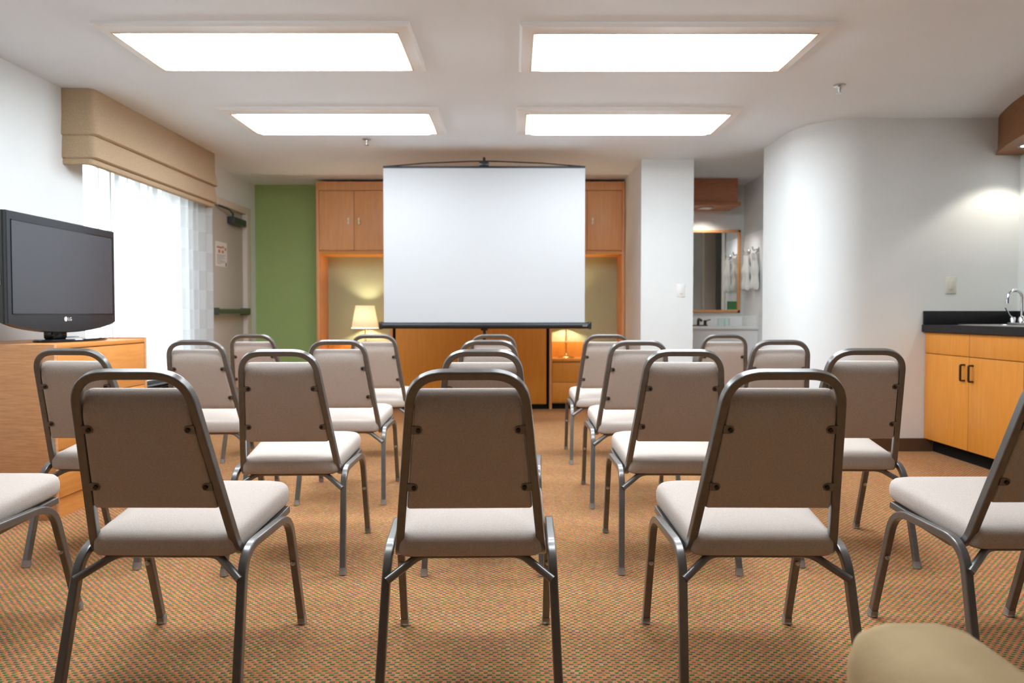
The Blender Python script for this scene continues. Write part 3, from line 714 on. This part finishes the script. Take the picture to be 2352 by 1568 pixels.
# ------------------------------------------------------------------ stacking chairs
def make_chair():
    t = thing('stacking_chair', '', 'chair')
    P = sq(.0228, .0228, .0035)
    for s in (-1, 1):
        rear = [(s * .226, 0, .012), (s * .213, .090, .386), (s * .219, .235, .388)]
        front = [(s * .219, .235, .388), (s * .227, .398, .391), (s * .228, .52, .012)]
        for kind, path in (('r', rear), ('f', front)):
            lg = MB().sweep(fillet(path, .075, 8), P, (s, 0, 0)).build('leg', 'frame_metal', t, ang=20)
            e_ = Vector(path[0] if kind == 'r' else path[-1])
            dr = (Vector(path[1]) - e_).normalized()
            MB().sweep([(e_.x, e_.y, 0.0025), (e_.x, e_.y, .006), e_ + dr * .003, e_ + dr * .016], sq(.0265, .0265, .006), (1, 0, 0)).build('glide', 'glide_plastic', lg)
            if kind == 'f':
                q = e_ + dr * .225
                MB().lathe([(.0075, .002), (.0075, -.007), (.004, -.009)], (q.x, q.y - .010, q.z), 12, 'y').build('bumper', 'bolt_zinc', lg)
    # back hoop, its ends running forward under the seat edges
    hoop = [(-.204, .45, .392), (-.190, .122, .359), (-.1335, -.052, .8575), (.1335, -.052, .8575), (.190, .122, .359), (.204, .45, .392)]
    MB().sweep(fillet(hoop, [.06, .080, .080, .06], 10), sq(.0222, .0222, .0035), (0, 0, 1)).build('back_frame', 'frame_metal', t, ang=20)
    A, B_ = Vector((0, .122, .359)), Vector((0, -.052, .8575))
    def bk(z):                                   # hoop centre line at height z
        u = (z - A.z) / (B_.z - A.z); return A.y + (B_.y - A.y) * u, .190 + (.1335 - .190) * u
    fwd = Vector((0, .4985, .174)).normalized()    # cushion thickness direction
    rings = []; zs0, zs1 = .503, .811
    # cushion: rounded panel between the hoop tubes, padded forward
    def crow(z, ins, tback, tfront):
        y, w_ = bk(z); h_ = w_ - .0125 - ins
        return h_, Vector((0, y, z)), tback, tfront
    prof = []
    nn = 14
    lev = [(0.0, .008, -.002, .018), (.004, .002, -.008, .026), (.010, 0, -.010, .032), (.03, 0, -.010, .036)] + [(.03 + .218 * i / 6, 0, -.010, .036 + .006 * math.sin(PI * i / 6)) for i in range(1, 7)] + [(.262, 0, -.008, .038), (.275, 0, -.0035, .040), (.286, 0, .0025, .040), (.296, .0005, .010, .038), (.303, .001, .0175, .035), (.307, .003, .024, .030)]
    for dz_, ins, tb, tf in lev:
        h_, c_, tb, tf = crow(zs0 + dz_, ins, tb, tf)
        ring = []
        for x in [-1, -.97, -.9, -.6, -.2, .2, .6, .9, .97, 1]:
            k = tb if abs(x) < .99 else tb * .5
            ring.append(c_ + Vector((x * h_, 0, 0)) + fwd * k)
        for x in [1, .97, .9, .6, .2, -.2, -.6, -.9, -.97, -1]:
            k = tf * (1.0 if abs(x) < .91 else (.86 if abs(x) < .98 else .5))
            ring.append(c_ + Vector((x * h_, 0, 0)) + fwd * k)
        rings.append(ring)
    MB().layers(rings).build('backrest', 'chair_fabric', t, ang=70)
    for z in (.722, .568):
        y, w_ = bk(z)
        for s in (-1, 1):
            xi = w_ - .010
            b = MB(); o_ = Vector((0, y, z)) - fwd * .0125
            rot = Matrix((Vector((1, 0, 0)), fwd, Vector((0, -fwd.z, fwd.y)))).transposed()
            pr = [(xi, -.011), (xi - .017, -.011), (xi - .024, -.008), (xi - .027, 0), (xi - .024, .008), (xi - .017, .011), (xi, .011)]
            ra = [o_ + rot @ Vector((s * a, 0, c_)) for a, c_ in pr]; rb = [o_ + rot @ Vector((s * a, .004, c_)) for a, c_ in pr]
            br = b.layers([ra, rb]).build('bracket', 'frame_metal', t, smooth=False)
            ctr = o_ + rot @ Vector((s * (xi - .017), 0, 0))
            MB().sweep([ctr, ctr - fwd * .004], [(.0058 * math.cos(a), .0058 * math.sin(a)) for a in [2 * PI * i / 12 for i in range(12)]], (1, 0, 0)).build('screw', 'screw_black', br)
    # seat cushion
    def outline(sc, zoff, lo):
        yr, yf, wr, wf, rd = .084, .505, .187, .216, .055
        cs = [(wf, yf, 0.075), (-wf, yf, .075), (-wr, yr, .03), (wr, yr, .03)]
        cy_ = (yr + yf) / 2; out = []
        for i in range(4):
            p0 = Vector(cs[i - 1][:2]); p1 = Vector(cs[i][:2]); p2 = Vector(cs[(i + 1) % 4][:2]); rdd = cs[i][2]
            a = (p0 - p1).normalized() * rdd; c_ = (p2 - p1).normalized() * rdd
            for k in range(9):
                u = k / 8; q = (p1 + a) * (1 - u) ** 2 + p1 * 2 * u * (1 - u) + (p1 + c_) * u * u
                out.append(q)
            # intermediate points along the edge
            n0 = p1 + c_; nx = Vector(cs[(i + 1) % 4][:2]); a2 = (p1 - nx).normalized() * cs[(i + 1) % 4][2]; n1 = nx + a2
            for k in range(1, 6): out.append(n0 + (n1 - n0) * k / 6)
        res = []
        for q in out:
            x, y = q.x * sc[0], cy_ + (q.y - cy_) * sc[1]
            base = .369 + .045 * (y - yr) / (yf - yr)
            zz = base + zoff
            res.append((x, y, zz))
        return res
    MB().layers([outline((.90, .90), .0, 1), outline((.975, .97), .001, 1), outline((.995, .992), .008, 1), outline((1, 1), .022, 1), outline((.998, .997), .036, 0), outline((.985, .983), .048, 0), outline((.955, .95), .057, 0), outline((.89, .88), .0635, 0), outline((.75, .74), .0695, 0), outline((.5, .5), .074, 0), outline((.2, .2), .076, 0)]).build('seat', 'chair_fabric', t, ang=80)
    MB().layers([outline((.86, .86), -.008, 1), outline((.93, .93), -.004, 1), outline((.93, .93), .003, 1)]).build('seat_pan', 'screw_black', t, ang=40)
    MB().tube(fillet([(-.214, .062, .318), (-.132, .115, .368), (.132, .115, .368), (.214, .062, .318)], .025, 6), .0105, 12, (0, 0, 1)).build('brace', 'frame_metal', t)
    return t
chair0 = make_chair()
G = 'stacking chairs facing the screen'
LB = 'taupe upholstered stacking chair '
SPOTS = [
 (-1.705, 1.815, 0.0, LB + 'cut off by the left picture edge, only its seat showing'),
 (-.918, 1.712, -0.5, LB + 'second from left in the nearest row'),
 (-.111, 1.708, 1.4, LB + 'in the middle of the nearest row, back seen straight on'),
 (.652, 1.712, -0.5, LB + 'second from right in the nearest row, left of the armchair'),
 (1.422, 1.765, 0.5, LB + 'cut off by the right picture edge, nearest the counter'),
 (-1.705, 2.72, -3.0, LB + 'in front of the dresser and television'),
 (-.883, 2.645, 1.5, LB + 'directly ahead of the second chair from left in the nearest row'),
 (-.117, 2.640, 0.0, LB + 'hidden right behind the middle chair of the nearest row'),
 (.640, 2.650, -1.0, LB + 'just left of the second chair from right in the nearest row'),
 (1.363, 2.725, -1.5, LB + 'in front of the rounded wall, rightmost of the second row'),
 (-1.627, 3.600, 1.0, LB + 'beside the dresser, in front of the sheer curtain'),
 (-.910, 3.630, 1.5, LB + 'third in the file towards the left bedside lamp'),
 (-.130, 3.600, 0.0, LB + 'third in the middle file, only its top showing'),
 (.630, 3.560, -1.0, LB + 'third in the file in front of the white column'),
 (1.375, 3.620, -2.0, LB + 'third of the rightmost file, against the rounded white wall'),
 (-1.731, 4.650, -1.0, LB + 'in the back row, near the exit door and green wall'),
 (-.920, 4.620, 1.0, LB + 'in the back row in front of the left bedside lamp'),
 (-.135, 4.620, 0.0, LB + 'in the back row of the middle file, under the screen'),
 (.610, 4.620, -0.5, LB + 'in the back row in front of the right bedside drawers'),
 (1.395, 4.640, -1.5, LB + 'in the back row in front of the white vanity'),
]
for i, (x, y, rz, lb) in enumerate(SPOTS):
    o = chair0 if i == 0 else copy_tree(chair0)
    o.location = (x, y, 0); o.rotation_euler = (0, 0, math.radians(rz)); tag(o, lb, 'chair', G)

# ------------------------------------------------------------------ armchair in the foreground
t = thing('armchair', 'tan suede armchair in the near right corner', 'armchair', (.87, .6, 0))
MB().box(.475, .67, .16, 1.03, .10, .562, .065, 6).build('armrest', 'suede', t)
MB().box(1.10, 1.295, .16, .98, .10, .562, .065, 6).build('armrest', 'suede', t)
MB().box(.66, 1.11, .20, .90, .12, .30, .02, 3).build('base', 'suede', t)
MB().box(.665, 1.105, .28, .93, .295, .43, .045, 5).build('seat_cushion', 'suede', t)
MB().box(.60, 1.17, .10, .30, .12, .80, .06, 5).build('backrest', 'suede', t)
for x, y in ((.53, .24), (1.24, .24), (.55, .93), (1.22, .90)): MB().lathe([(.018, 0), (.026, .105)], (x, y, 0), 16).build('leg', 'bronze', t)
